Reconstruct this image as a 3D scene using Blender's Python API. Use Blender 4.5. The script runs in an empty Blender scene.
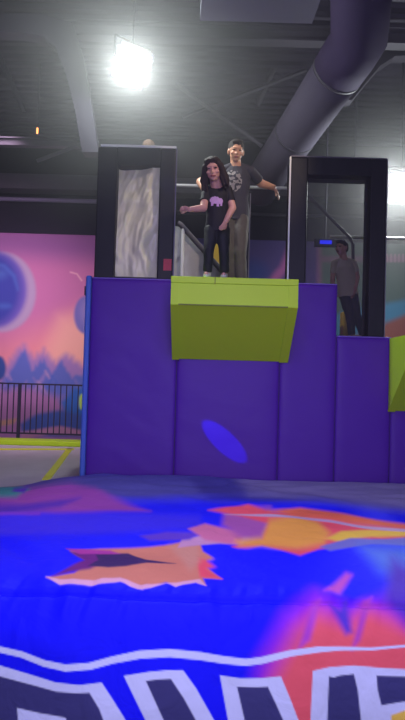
import bpy, bmesh, math, random
import numpy as np
from mathutils import Vector, Matrix, noise

random.seed(4)
S = bpy.context.scene
COL = S.collection

# ---------------------------------------------------------------- camera
F_PX, W_PX, H_PX = 620.0, 405, 720
EYE = Vector((0, 0, 2.1))
PITCH = math.atan(20 / F_PX)
ROLL = 0.028
_R, _U = Vector((1, 0, 0)), Vector((0, -math.sin(PITCH), math.cos(PITCH)))
FWD = Vector((0, math.cos(PITCH), math.sin(PITCH)))
RGT = math.cos(ROLL) * _R + math.sin(ROLL) * _U
UPV = -math.sin(ROLL) * _R + math.cos(ROLL) * _U

cd = bpy.data.cameras.new('camera')
cam = bpy.data.objects.new('camera', cd)
COL.objects.link(cam)
cd.sensor_fit = 'VERTICAL'
cd.sensor_height = 36
cd.lens = 36 * F_PX / H_PX
cd.clip_start = 0.05
M3 = Matrix((RGT, UPV, -FWD)).transposed()
cam.matrix_world = Matrix.Translation(EYE) @ M3.to_4x4()
S.camera = cam


def P(px, py, Y):
    """world point at distance Y that a sight line through a pixel of the photograph meets"""
    d = RGT * ((px - 202.5) / F_PX) - UPV * ((py - 360) / F_PX) + FWD
    return EYE + d * (Y / d.y)


def proj(co):
    """numpy (N,3) -> pixel coordinates (N,2)"""
    v = co - np.array(EYE)
    z = v @ np.array(FWD)
    return np.stack([202.5 + F_PX * (v @ np.array(RGT)) / z, 360 - F_PX * (v @ np.array(UPV)) / z], 1)


# ---------------------------------------------------------------- colour / materials
def s2l(c):
    return tuple(((x / 255) / 12.92 if x / 255 <= 0.04045 else ((x / 255 + 0.055) / 1.055) ** 2.4) for x in c)


def mat(name, rgb, rough=0.6, metal=0.0, bump=0.0, bscale=8.0, bdetail=3.0, var=0.0, vscale=3.0, lin=False,
        spec=0.5, stretch=None, dist=0.02, sheen=0.0):
    m = bpy.data.materials.new(name)
    m.use_nodes = True
    nt = m.node_tree
    b = nt.nodes['Principled BSDF']
    c = rgb if lin else s2l(rgb)
    b.inputs['Base Color'].default_value = (*c, 1)
    b.inputs['Roughness'].default_value = rough
    b.inputs['Metallic'].default_value = metal
    b.inputs['Specular IOR Level'].default_value = spec
    tc = nt.nodes.new('ShaderNodeTexCoord')
    mp = nt.nodes.new('ShaderNodeMapping')
    nt.links.new(tc.outputs['Object'], mp.inputs[0])
    if stretch:
        mp.inputs['Scale'].default_value = stretch
    if var > 0:
        n = nt.nodes.new('ShaderNodeTexNoise')
        n.inputs['Scale'].default_value = vscale
        n.inputs['Detail'].default_value = 4
        nt.links.new(mp.outputs[0], n.inputs[0])
        mx = nt.nodes.new('ShaderNodeMix')
        mx.data_type = 'RGBA'
        mx.inputs[6].default_value = (*[x * (1 - var) for x in c], 1)
        mx.inputs[7].default_value = (*[min(1, x * (1 + var)) for x in c], 1)
        nt.links.new(n.outputs[0], mx.inputs[0])
        nt.links.new(mx.outputs[2], b.inputs['Base Color'])
    if bump > 0:
        n = nt.nodes.new('ShaderNodeTexNoise')
        n.inputs['Scale'].default_value = bscale
        n.inputs['Detail'].default_value = bdetail
        n.inputs['Distortion'].default_value = 0.6
        nt.links.new(mp.outputs[0], n.inputs[0])
        bp = nt.nodes.new('ShaderNodeBump')
        bp.inputs['Strength'].default_value = bump
        bp.inputs['Distance'].default_value = dist
        nt.links.new(n.outputs[0], bp.inputs['Height'])
        nt.links.new(bp.outputs[0], b.inputs['Normal'])
    return m


def mat_print(name, rough=0.45, bump=0.0, bscale=5.0, spec=0.5, stretch=None, dist=0.02):
    m = mat(name, (200, 200, 200), rough, bump=bump, bscale=bscale, spec=spec, stretch=stretch, dist=dist)
    nt = m.node_tree
    a = nt.nodes.new('ShaderNodeVertexColor')
    a.layer_name = 'print'
    nt.links.new(a.outputs[0], nt.nodes['Principled BSDF'].inputs['Base Color'])
    return m


def mat_emit(name, rgb, strength):
    m = bpy.data.materials.new(name)
    m.use_nodes = True
    b = m.node_tree.nodes['Principled BSDF']
    b.inputs['Base Color'].default_value = (0.05, 0.05, 0.05, 1)
    b.inputs['Emission Color'].default_value = (*s2l(rgb), 1)
    b.inputs['Emission Strength'].default_value = strength
    return m


def mat_net(name, rgb, cover):
    m = mat(name, rgb, 0.8)
    nt = m.node_tree
    out = nt.nodes['Material Output']
    tr = nt.nodes.new('ShaderNodeBsdfTransparent')
    mx = nt.nodes.new('ShaderNodeMixShader')
    mx.inputs[0].default_value = cover
    nt.links.new(tr.outputs[0], mx.inputs[1])
    nt.links.new(nt.nodes['Principled BSDF'].outputs[0], mx.inputs[2])
    nt.links.new(mx.outputs[0], out.inputs[0])
    return m


# ---------------------------------------------------------------- object helpers
def tag(o, label=None, cat=None, group=None, kind=None):
    if label: o['label'] = label
    if cat: o['category'] = cat
    if group: o['group'] = group
    if kind: o['kind'] = kind
    return o


def empty(name, loc, label, cat, group=None):
    o = bpy.data.objects.new(name, None)
    COL.objects.link(o)
    o.location = loc
    return tag(o, label, cat, group)


def link(name, bm, m, parent=None, smooth=False, bevel=0.0, seg=2, weld=True):
    if isinstance(bm, bpy.types.Mesh):
        me = bm
    else:
        if bevel > 0:
            bmesh.ops.bevel(bm, geom=list(bm.edges), offset=bevel, segments=seg, affect='EDGES', profile=0.5)
        bmesh.ops.recalc_face_normals(bm, faces=list(bm.faces))
        me = bpy.data.meshes.new(name)
        bm.to_mesh(me)
        bm.free()
    for mm in (m if isinstance(m, (list, tuple)) else [m]):
        me.materials.append(mm)
    if smooth:
        for p in me.polygons: p.use_smooth = True
    o = bpy.data.objects.new(name, me)
    COL.objects.link(o)
    if parent:
        o.parent = parent
        bpy.context.view_layer.update()
        o.matrix_parent_inverse = Matrix.Translation(-parent.location)
    return o


def box(bm, x0, x1, y0, y1, z0, z1):
    vs = [bm.verts.new((x, y, z)) for x in (x0, x1) for y in (y0, y1) for z in (z0, z1)]
    for f in ((0, 1, 3, 2), (4, 6, 7, 5), (0, 4, 5, 1), (2, 3, 7, 6), (0, 2, 6, 4), (1, 5, 7, 3)):
        bm.faces.new([vs[i] for i in f])
    return bm


def B(*a):
    return box(bmesh.new(), *a)


def hexa(bm, pts):
    """8 corners: front quad (4, in order) then back quad"""
    v = [bm.verts.new(p) for p in pts]
    for f in ((0, 1, 2, 3), (7, 6, 5, 4), (0, 4, 5, 1), (1, 5, 6, 2), (2, 6, 7, 3), (3, 7, 4, 0)):
        bm.faces.new([v[i] for i in f])
    return bm


def prism(bm, pts, d):
    """polygon extruded along the vector d"""
    a = [bm.verts.new(p) for p in pts]
    b = [bm.verts.new(Vector(p) + d) for p in pts]
    bm.faces.new(a)
    bm.faces.new(b[::-1])
    n = len(a)
    for i in range(n):
        bm.faces.new((a[i], b[i], b[(i + 1) % n], a[(i + 1) % n]))
    return bm


def loft(bm, rings, n=16):
    """rings: (centre, axis_a, axis_b) ellipses; capped both ends"""
    prev = None
    first = None
    for c, a, b in rings:
        r = [bm.verts.new(c + a * math.cos(2 * math.pi * i / n) + b * math.sin(2 * math.pi * i / n)) for i in range(n)]
        if prev:
            for i in range(n):
                bm.faces.new((prev[i], prev[(i + 1) % n], r[(i + 1) % n], r[i]))
        else:
            first = r
        prev = r
    bm.faces.new(first[::-1])
    bm.faces.new(prev)
    return bm


def tube(bm, pts, rad, n=12):
    pts = [Vector(p) for p in pts]
    rads = rad if isinstance(rad, (list, tuple)) else [rad] * len(pts)
    rings = []
    ref = None
    for i, p in enumerate(pts):
        t = (pts[min(i + 1, len(pts) - 1)] - pts[max(i - 1, 0)]).normalized()
        if ref is None:
            ref = t.orthogonal().normalized()
        a = (ref - t * ref.dot(t)).normalized()
        ref = a
        b = t.cross(a)
        rings.append((p, a * rads[i], b * rads[i]))
    return loft(bm, rings, n)


def ell(bm, c, r, rot=None, seg=16):
    R = rot or Matrix.Identity(3)
    c = Vector(c)
    X, Y, Z = R.col[0] * r[0], R.col[1] * r[1], R.col[2] * r[2]
    nv = max(8, seg // 2 + 2)
    rings = []
    for j in range(1, nv):
        t = math.pi * j / nv
        rings.append([bm.verts.new(c + (X * math.cos(2 * math.pi * i / seg) + Y * math.sin(2 * math.pi * i / seg)) * math.sin(t) + Z * math.cos(t)) for i in range(seg)])
    a, b = bm.verts.new(c + Z), bm.verts.new(c - Z)
    for i in range(seg):
        k = (i + 1) % seg
        bm.faces.new((a, rings[0][i], rings[0][k]))
        bm.faces.new((b, rings[-1][k], rings[-1][i]))
        for j in range(nv - 2):
            bm.faces.new((rings[j][i], rings[j + 1][i], rings[j + 1][k], rings[j][k]))


def ruffle(me, amp, fx, fy, fz):
    nm = [v.normal.copy() for v in me.vertices]
    for v, n in zip(me.vertices, nm):
        v.co += n * (amp * noise.noise(Vector((v.co.x * fx, v.co.y * fy, v.co.z * fz))))


def cap(bm, p0, p1, r0, r1=None):
    """tapered limb with round ends"""
    r1 = r0 if r1 is None else r1
    p0, p1 = Vector(p0), Vector(p1)
    tube(bm, [p0, p1], [r0, r1], 14)
    ell(bm, p0, (r0,) * 3, seg=14)
    ell(bm, p1, (r1,) * 3, seg=14)


def fuse(bm, voxel=0.006, it=4, fac=0.5):
    """overlapping pieces -> one continuous skin"""
    bmesh.ops.recalc_face_normals(bm, faces=list(bm.faces))
    me = bpy.data.meshes.new('t')
    bm.to_mesh(me)
    bm.free()
    o = bpy.data.objects.new('t', me)
    COL.objects.link(o)
    r = o.modifiers.new('r', 'REMESH')
    r.mode = 'VOXEL'
    r.voxel_size = voxel
    if it:
        s = o.modifiers.new('s', 'SMOOTH')
        s.iterations = it
        s.factor = fac
    dg = bpy.context.evaluated_depsgraph_get()
    out = bpy.data.meshes.new_from_object(o.evaluated_get(dg))
    bpy.data.objects.remove(o)
    bpy.data.meshes.remove(me)
    for p in out.polygons: p.use_smooth = True
    return out


# ---------------------------------------------------------------- printed designs (coloured per vertex of a fine surface)
def paint(px, base, layers):
    """px (N,2) design coordinates; layers: (polygon, rgb linear, softness)"""
    col = np.tile(np.array(base, float), (len(px), 1)) if np.ndim(base) == 1 else base.copy()
    for poly, rgb, soft in layers:
        q = np.array(poly, float)
        lo, hi = q.min(0) - soft * 2, q.max(0) + soft * 2
        idx = np.nonzero((px[:, 0] > lo[0]) & (px[:, 0] < hi[0]) & (px[:, 1] > lo[1]) & (px[:, 1] < hi[1]))[0]
        if len(idx) == 0: continue
        p = px[idx]
        d2 = np.full(len(p), 1e18)
        ins = np.zeros(len(p), bool)
        for i in range(len(q)):
            a, b = q[i], q[(i + 1) % len(q)]
            e = b - a
            t = np.clip(((p - a) @ e) / max(e @ e, 1e-9), 0, 1)
            w = p - a - t[:, None] * e
            d2 = np.minimum(d2, (w ** 2).sum(1))
            c = (a[1] > p[:, 1]) != (b[1] > p[:, 1])
            if e[1] != 0:
                ins ^= c & (p[:, 0] < a[0] + (p[:, 1] - a[1]) * e[0] / e[1])
        sd = np.where(ins, 1, -1) * np.sqrt(d2)
        w = np.clip(sd / (2 * soft) + 0.5, 0, 1)
        w = (w * w * (3 - 2 * w))[:, None]
        col[idx] = col[idx] * (1 - w) + np.array(rgb) * w
    return col


def circle(cx, cy, rx, ry=None, n=40):
    ry = ry or rx
    return [(cx + rx * math.cos(2 * math.pi * i / n), cy + ry * math.sin(2 * math.pi * i / n)) for i in range(n)]


def band(pts, w):
    """polyline widened into a polygon; w a number or one per point"""
    ws = w if isinstance(w, (list, tuple)) else [w] * len(pts)
    up, dn = [], []
    for i, p in enumerate(pts):
        a, b = pts[max(i - 1, 0)], pts[min(i + 1, len(pts) - 1)]
        dx, dy = b[0] - a[0], b[1] - a[1]
        l = math.hypot(dx, dy) or 1
        up.append((p[0] + dy / l * ws[i] / 2, p[1] - dx / l * ws[i] / 2))
        dn.append((p[0] - dy / l * ws[i] / 2, p[1] + dx / l * ws[i] / 2))
    return up + dn[::-1]


def grid_mesh(name, co, nx, ny, colours=None):
    """co (ny*nx,3)"""
    me = bpy.data.meshes.new(name)
    i = np.arange(nx - 1)[None, :] + np.arange(ny - 1)[:, None] * nx
    q = np.stack([i, i + 1, i + nx + 1, i + nx], -1).reshape(-1, 4)
    me.vertices.add(len(co))
    me.vertices.foreach_set('co', co.astype(np.float32).ravel())
    me.loops.add(q.size)
    me.loops.foreach_set('vertex_index', q.astype(np.int32).ravel())
    me.polygons.add(len(q))
    me.polygons.foreach_set('loop_start', np.arange(0, q.size, 4, dtype=np.int32))
    me.polygons.foreach_set('use_smooth', np.ones(len(q), bool))
    me.update(calc_edges=True)
    if colours is not None:
        at = me.color_attributes.new('print', 'FLOAT_COLOR', 'POINT')
        at.data.foreach_set('color', np.concatenate([colours, np.ones((len(co), 1))], 1).astype(np.float32).ravel())
    return me


TINT = (0.62, 0.50, 1.0)


def ink(r, g, b):
    """ink colour whose look under the hall's lavender light is (r,g,b)"""
    return tuple(min(0.92, x / t) for x, t in zip(s2l((r, g, b)), TINT))


# ---------------------------------------------------------------- shared materials
DARK = mat('black vinyl', (19, 15, 30), 0.5, bump=0.2, bscale=6, spec=.3)
PURPLE = mat('purple vinyl', (84, 22, 158), 0.5, bump=0.12, bscale=2.2, bdetail=2, spec=.3, stretch=(1, 1, 1.6), dist=0.05)
PIPING = mat('purple seam', (40, 18, 80), 0.6, var=0.2)
LIME = mat('lime vinyl', (200, 243, 8), 0.5, bump=0.15, bscale=4)
LIMESEAM = mat('lime seam', (120, 140, 25), 0.6, var=0.2)
BLUEPAD = mat('blue vinyl', (70, 110, 205), 0.45, bump=0.2)
STEEL = mat('grey painted steel', (78, 73, 84), 0.6, var=0.15, vscale=6)
DARKSTEEL = mat('dark steel', (52, 46, 62), 0.6, var=0.2, vscale=5)
CHROME = mat('pale tube', (205, 200, 205), 0.3, metal=0.3, var=0.05)
GALV = mat('galvanised duct', (92, 85, 102), 0.8, spec=.15, var=0.12, vscale=2.5)
WHITE = mat('white enamel', (220, 220, 220), 0.5, var=0.05)

# ---------------------------------------------------------------- the room
YB = 12.7          # back wall
CZ = 7.0          # roof


def struct(name, bm, m, **k):
    o = link(name, bm, m, **k)
    o['kind'] = 'structure'
    return o


struct('floor', B(-9, 9, -4.2, YB + .2, -0.1, 0), mat('dark floor', (48, 42, 58), 0.7, var=0.3, vscale=2))
struct('wall_back', B(-9, 9, YB, YB + .2, 0, CZ + .1), mat('dark wall', (17, 9, 36), 0.85, var=0.3, vscale=1.5))
struct('wall_left', B(-9.2, -9, -4.2, YB + .2, 0, CZ + .1), mat('dark side wall', (34, 28, 52), 0.85, var=0.3, vscale=1.5))
struct('wall_right', B(9, 9.2, -4.2, YB + .2, 0, CZ + .1), mat('dark far side wall', (34, 28, 52), 0.85, var=0.3, vscale=1.5))
struct('wall_front', B(-9, 9, -4.4, -4.2, 0, CZ + .1), mat('dark rear wall', (34, 28, 52), 0.85, var=0.3, vscale=1.5))
# corrugated roof sheet, ribs run across the hall
bm = bmesh.new()
prof = []
y = -4.2
while y < YB:
    prof += [(y, CZ), (y + .09, CZ), (y + .12, CZ + .05), (y + .19, CZ + .05)]
    y += .22
va = [bm.verts.new((-9, a, b)) for a, b in prof]
vb = [bm.verts.new((9, a, b)) for a, b in prof]
for i in range(len(prof) - 1):
    bm.faces.new((va[i], vb[i], vb[i + 1], va[i + 1]))
struct('ceiling', bm, mat('roof sheet', (66, 60, 76), 0.6, metal=0.2, var=0.2, vscale=2))

# ---------------------------------------------------------------- roof steel, ducts, services
def beam_between(bm, a, b, w, h):
    """I-section member between two points (w wide, h high)"""
    a, b = Vector(a), Vector(b)
    t = (b - a).normalized()
    s = t.cross(Vector((0, 0, 1))).normalized()
    u = s.cross(t)
    for cy, hw, hh in ((h / 2 - .012, w / 2, .012), (-h / 2 + .012, w / 2, .012), (0, .012, h / 2 - .012)):
        c = u * cy
        pts = []
        for e in (a, b):
            pts += [e + c - s * hw - u * hh, e + c + s * hw - u * hh, e + c + s * hw + u * hh, e + c - s * hw + u * hh]
        hexa(bm, pts)
    return bm


def px_prism(name, pts, Y, d, m, label, cat, group=None):
    o = link(name, prism(bmesh.new(), [P(x, y, Y) for x, y in pts], Vector((0, d, 0))), m)
    return tag(o, label, cat, group)


a, b = P(-120, 22, 8.15), P(560, 46, 8.15)
a.z = b.z = P(202, 34, 8.15).z
tag(link('roof_beam', beam_between(bmesh.new(), a, b, .18, .2), STEEL),
    'long grey steel beam crossing under the roof, above the bright lamp', 'beam')
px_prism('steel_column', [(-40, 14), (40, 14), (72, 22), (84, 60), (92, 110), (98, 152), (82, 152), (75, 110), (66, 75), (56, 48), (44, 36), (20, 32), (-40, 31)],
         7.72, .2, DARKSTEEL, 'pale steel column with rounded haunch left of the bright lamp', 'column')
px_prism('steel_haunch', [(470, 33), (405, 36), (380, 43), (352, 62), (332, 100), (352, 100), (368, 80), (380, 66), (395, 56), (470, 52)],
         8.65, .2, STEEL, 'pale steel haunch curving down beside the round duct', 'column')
# girts and braces, left
a, b = P(-60, 140, 10.2), P(98, 147, 10.2)
b.z = a.z
tag(link('wall_girt', beam_between(bmesh.new(), a, b, .12, .14), STEEL), 'thin grey steel girt on the left, above the pink mural', 'beam')
tag(link('brace_rod', tube(bmesh.new(), [P(37, 161, 10), P(82, 144, 10.2)], .03), STEEL), 'short slanting steel brace at the left column foot', 'brace')
tag(link('brace_rod', tube(bmesh.new(), [P(183, 118, 9.2), P(306, 70, 9.4)], .028), STEEL), 'long slanting brace rod crossing behind the man, upper of the pair', 'brace')
tag(link('brace_rod', tube(bmesh.new(), [P(176, 84, 9.0), P(262, 146, 9.1)], .03), STEEL), 'brace rod running down right from the bright lamp', 'brace')
tag(link('brace_rod', tube(bmesh.new(), [P(257, 106, 9.7), P(284, 45, 9.5)], .045), STEEL), 'short stout brace rising left of the round duct', 'brace')
tag(link('brace_rod', tube(bmesh.new(), [P(-14, 26, 8.8), P(-6, 44, 8.8), P(24, 112, 9.2)], .04), DARKSTEEL), 'dark brace at the left edge under the roof', 'brace')
# flat rectangular duct at the top of the picture
bm = bmesh.new()
z = P(250, 22, 6.3).z
q = [P(200, 18, 6.3), P(312, 25, 6.3), P(338, -40, 5.2), P(206, -46, 5.2)]
for v in q: v.z = z
prism(bm, q, Vector((0, 0, .16)))
t = empty('ceiling_panel', q[0], 'flat grey suspended ceiling panel at the top centre', 'panel')
link('tray', bm, mat('grey panel', (98, 93, 110), 0.6, var=0.06), t)
for px in (225, 300):
    c = P(px, 10, 5.9)
    link('hanger', tube(bmesh.new(), [(c.x, 5.9, z + .16), (c.x, 5.9, CZ)], .01, 8), DARKSTEEL, t)
# round duct coming down to the back left
t = empty('round_duct', P(340, 60, 7.4), 'large round grey air duct sloping down behind the man', 'duct')
A0, A1, A2 = P(364, -60, 6.2), P(359, 40, 7.2), P(258, 190, 10.1)
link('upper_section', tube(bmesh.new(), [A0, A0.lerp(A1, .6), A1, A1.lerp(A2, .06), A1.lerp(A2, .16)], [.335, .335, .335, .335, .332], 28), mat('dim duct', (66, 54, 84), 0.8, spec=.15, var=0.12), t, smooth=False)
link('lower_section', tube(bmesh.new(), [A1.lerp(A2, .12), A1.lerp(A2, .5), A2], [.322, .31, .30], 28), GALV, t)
for k in (.16, .55):
    c = A1.lerp(A2, k)
    dvec = (A2 - A1).normalized() * .02
    link('joint_band', tube(bmesh.new(), [c - dvec, c + dvec], .336 if k < .3 else .318, 28), STEEL, t)
for o in t.children:
    for p in o.data.polygons: p.use_smooth = len(p.vertices) == 4
# boxed duct along the head of the back wall, and the conduit under it
a, b = P(-400, 174, YB - .3), P(800, 174, YB - .3)
zt, zb = P(45, 174, YB - .4).z, P(45, 189, YB - .4).z
tag(link('wall_duct', B(-8.9, 8.9, YB - .4, YB - .01, zb, zt), STEEL, bevel=.01), 'long grey boxed duct along the head of the far wall', 'duct')
zc = P(45, 198, YB - .2).z
tag(link('conduit_pipe', tube(bmesh.new(), [(-8.9, YB - .045, zc), (-1.0, YB - .045, zc)], .045), mat('lavender pipe', (140, 128, 160), .5, var=.1)),
    'thin pale pipe running above the pink mural', 'pipe')
zc = P(270, 213, YB - .2).z
tag(link('conduit_pipe', tube(bmesh.new(), [(-.6, YB - .045, zc), (8.9, YB - .045, zc)], .04), DARKSTEEL),
    'thin dark pipe on the far wall behind the man', 'pipe')

# ---------------------------------------------------------------- lamps
LENS_A = mat_emit('lit lens', (235, 250, 248), 14)
def flood(c, aim, w, h, spin, label):
    t = empty('flood_light', c, label, 'lamp', 'flood lights')
    zax = (Vector(aim) - Vector(c)).normalized()
    xax = zax.cross(Vector((0, 0, 1))).normalized()
    yax = xax.cross(zax)
    R = Matrix((xax, yax, zax)).transposed() @ Matrix.Rotation(spin, 3, 'Z')
    X, Yv, Z = R.col[0], R.col[1], R.col[2]
    c = Vector(c)
    def slab(z0, z1, sw, sh):
        return hexa(bmesh.new(), [c + Z * z1 + X * i * sw / 2 + Yv * j * sh / 2 for i, j in ((-1, -1), (1, -1), (1, 1), (-1, 1))] +
                    [c + Z * z0 + X * i * sw / 2 + Yv * j * sh / 2 for i, j in ((-1, -1), (1, -1), (1, 1), (-1, 1))])
    hs = slab(-.09, -.005, w + .06, h + .06)
    link('housing', hs, DARKSTEEL, t, bevel=.015)
    link('lens', slab(-.004, .006, w, h), LENS_A, t, bevel=.002)
    bm = bmesh.new()
    for s in (-1, 1):
        beam = c + X * s * (w / 2 + .045) - Z * .05
        tube(bm, [beam, beam + Vector((0, .05, .3))], .012, 8)
    tube(bm, [c + X * (w / 2 + .045) - Z * .05 + Vector((0, .05, .3)), c - X * (w / 2 + .045) - Z * .05 + Vector((0, .05, .3))], .012, 8)
    tube(bm, [c - Z * .05 + Vector((0, .05, .3)), Vector((c.x, c.y + .05, CZ))], .014, 8)
    link('bracket', bm, DARKSTEEL, t)
    return c + Z * .03, R


fa, Ra = flood(P(132, 66, 7.2), (-.4, 0, 1.2), .36, .36, .35, 'bright white flood lamp hanging under the roof above the left tower')
fb, Rb = flood(P(402, 186, 9.2), (0, 3, 1.6), .33, .36, .1, 'bright white flood lamp at the right edge beside the net tower')
c = P(355, 167, 9.6)
t = empty('dome_light', c, 'small pale dome lamp hanging above the net tower', 'lamp')
bm = bmesh.new()
ell(bm, c, (.085, .085, .035))
link('dome', bm, WHITE, t, smooth=True)
link('stem', tube(bmesh.new(), [c, (c.x, c.y, CZ)], .012, 8), DARKSTEEL, t)
c = P(326, 242, 9.0)
t = empty('indicator_lamp', c, 'glowing blue lamp in the dark behind the net', 'lamp')
link('housing', B(c.x - .16, c.x + .16, c.y + .02, c.y + .1, c.z - .06, c.z + .06), DARKSTEEL, t, bevel=.01)
link('lens', B(c.x - .085, c.x + .085, c.y, c.y + .02, c.z - .025, c.z + .025), mat_emit('blue lens', (30, 40, 255), 1.6), t)
link('stem', tube(bmesh.new(), [(c.x, c.y + .06, c.z), (c.x, c.y + .06, CZ)], .015, 8), DARKSTEEL, t)
c = P(37.5, 131, 9.6)
t = empty('warning_lamp', c, 'tiny orange lamp high on the left under the roof', 'lamp')
link('lens', B(c.x - .012, c.x + .012, c.y - .02, c.y, c.z - .045, c.z + .045), mat_emit('amber lens', (255, 160, 90), 3), t)
link('stem', tube(bmesh.new(), [c, (c.x, c.y, CZ)], .01, 8), DARKSTEEL, t)

# ---------------------------------------------------------------- mural on the far wall
yM = YB - .021
zt, zb = P(45, 234, yM).z, P(40, 442, yM).z
nx, ny = 620, 260
xs = np.linspace(-6.2, 6.2, nx)
zs = np.linspace(zb, zt, ny)
co = np.stack(np.broadcast_arrays(xs[None, :], np.full((1, 1), yM), zs[:, None]), -1).reshape(-1, 3)
px = proj(co)
T2 = (0.95, 0.62, 0.98)
def ink2(r, g, b): return tuple(min(.95, x / t) for x, t in zip(s2l((r, g, b)), T2))
base = np.array(ink2(196, 92, 160)) * np.ones((len(px), 1))
def wavy(x0, x1, y, amp, seed, n=40, floor=460):
    r = random.Random(seed)
    pts = []
    for i in range(n + 1):
        x = x0 + (x1 - x0) * i / n
        pts.append((x, y - amp * (.5 + .5 * noise.noise(Vector((x * .045, seed, 0)))) - amp * .4 * noise.noise(Vector((x * .14, seed, 3)))))
    return pts + [(x1, floor), (x0, floor)]
def ridge(pts, seed, rough, floor=424):
    """jagged skyline through a few given summits"""
    r = random.Random(seed)
    out = []
    for (x0, y0), (x1, y1) in zip(pts[:-1], pts[1:]):
        n = max(2, int((x1 - x0) / 1.6))
        for i in range(n):
            f = i / n
            out.append((x0 + (x1 - x0) * f, y0 + (y1 - y0) * f ** .8 + rough * r.uniform(-1, 1)))
    return out + [pts[-1], (pts[-1][0], floor), (pts[0][0], floor)]
RIDGES = [
    (ridge([(-90, 372), (-40, 380), (0, 376), (12, 358), (25, 344), (34, 358), (44, 350), (56, 362), (68, 354), (84, 366), (110, 358)], 5, 1.6), ink2(164, 104, 186), 5),
    (ridge([(-90, 384), (-40, 376), (0, 386), (14, 368), (25, 348), (32, 370), (44, 360), (52, 374), (62, 362), (74, 378), (90, 372), (110, 380)], 8, 2.2), ink2(92, 88, 190), 2.6),
]
_r = random.Random(11)
for _k in range(60):
    _x, _y = _r.uniform(-60, 95), _r.uniform(362, 404)
    if _y < 366 + abs(((_x + 12) % 38) - 19) * .7: continue
    _l = _r.uniform(6, 17)
    _d = _r.choice((-1, 1)) * _r.uniform(.3, .7)
    RIDGES.append((band([(_x, _y), (_x + _d * _l * .5, _y + _l * .5), (_x + _d * _l, _y + _l)], [.5, _r.uniform(1.5, 4), .5]),
                   _r.choice([ink2(74, 82, 190), ink2(176, 118, 190), ink2(98, 92, 194), ink2(140, 100, 190), ink2(60, 74, 184)]), 2.2))
L = [
    ([(-60, 225), (110, 225), (110, 262), (-60, 252)], ink2(150, 72, 150), 14),
    ([(15, 340), (110, 300), (110, 400), (-60, 400), (-60, 370)], ink2(236, 120, 150), 24),
    ([(60, 318), (110, 310), (110, 372), (40, 366)], ink2(245, 146, 158), 14),
    (circle(2, 292, 34, 40), ink2(176, 126, 182), 2.5),
    (circle(-5, 290, 32, 38), ink2(110, 72, 178), 4),
    (circle(-9, 289, 30, 36), ink2(44, 44, 156), 7),
    (circle(-6, 274, 12, 5), ink2(64, 80, 180), 7),
    (circle(4, 306, 7, 2.4), ink2(60, 76, 178), 4),
    (band([(-10, 262), (4, 266), (14, 276), (18, 290)], [2, 3, 3, 1]), ink2(66, 80, 182), 3),
    (circle(86, 315, 12, 19), ink2(116, 90, 180), 2),
    (circle(90, 312, 8, 13), ink2(150, 110, 190), 6),
    (band([(70, 272), (77, 274), (82, 281)], 1.2), ink2(236, 150, 190), .7),
    *RIDGES,
    ([(-60, 396), (30, 388), (60, 398), (110, 392), (110, 450), (-60, 450)], ink2(170, 96, 170), 6),
    ([(60, 402), (74, 388), (110, 384), (110, 424), (66, 420)], ink2(40, 84, 190), 4),
    ([(20, 424), (36, 414), (60, 410), (90, 416), (110, 428), (110, 438), (22, 436)], ink2(56, 70, 170), 3),
    ([(20, 432), (60, 426), (90, 432), (90, 436), (50, 434), (22, 440)], ink2(190, 110, 170), 2),
    ([(-60, 428), (18, 418), (14, 424), (-60, 436)], ink2(190, 120, 120), 2),
    (circle(82, 402, 3, 8), ink2(190, 190, 90), 1.5),
    (circle(-1, 368, 7, 12), ink2(40, 60, 150), 2),
    # middle stretch, seen past the platform: violet space, pink arc, ink darkened for weaker light
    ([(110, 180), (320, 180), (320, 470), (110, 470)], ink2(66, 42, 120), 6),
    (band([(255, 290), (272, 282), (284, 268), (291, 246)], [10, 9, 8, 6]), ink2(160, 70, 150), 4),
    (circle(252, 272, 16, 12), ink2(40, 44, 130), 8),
    # right stretch, weaker light likewise put into the ink
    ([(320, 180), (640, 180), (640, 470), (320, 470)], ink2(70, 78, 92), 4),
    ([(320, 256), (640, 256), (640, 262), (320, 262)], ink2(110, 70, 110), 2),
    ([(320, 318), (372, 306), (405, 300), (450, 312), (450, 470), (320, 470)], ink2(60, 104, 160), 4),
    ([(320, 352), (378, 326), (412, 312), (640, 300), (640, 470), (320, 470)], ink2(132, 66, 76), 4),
]
for k in range(6):
    L.append((band([(383 + 4 * k, 254), (383 + 4 * k, 262)], 1.6), ink2(150, 96, 140), .8))
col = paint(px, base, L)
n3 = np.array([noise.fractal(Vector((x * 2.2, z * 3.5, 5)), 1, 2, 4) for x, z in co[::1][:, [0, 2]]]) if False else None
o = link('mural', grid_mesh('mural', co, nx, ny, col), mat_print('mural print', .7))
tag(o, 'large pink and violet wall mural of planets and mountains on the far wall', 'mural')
sol = o.modifiers.new('thickness', 'SOLIDIFY'); sol.thickness = .02; sol.offset = -1

# ---------------------------------------------------------------- left court: padded frame, beds, fence
zD = P(40, 446, 11.6).z
xR = P(83, 460, 8.0).x
t = empty('trampoline_court', (-4, 9.6, 0), 'grey trampoline court with lime pads behind the airbag on the left', 'trampoline')
link('base', B(-7.5, xR + .1, 7.1, 12.1, 0.001, zD - .05), DARKSTEEL, t)
link('bed', B(-7.5, xR + .1, 7.1, 11.7, zD - .05, zD), mat('grey bed', (205, 198, 200), .8, bump=.3, bscale=60, var=.12, vscale=4), t)
zp = P(40, 438.5, 12.05).z
link('pad', B(-7.5, xR + .1, 11.6, 12.05, zD, zp + .0), LIME, t, bevel=.02)
yl = [P(-60, 449.3, 11.2), P(72, 449.3, 11.2)]
def line_on(bm, pts, w):
    for a, b in zip(pts[:-1], pts[1:]):
        d = (b - a); d.z = 0
        s = Vector((-d.y, d.x, 0)).normalized() * w / 2
        prism(bm, [a - s, b - s, b + s, a + s], Vector((0, 0, .012)))
    return bm
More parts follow.
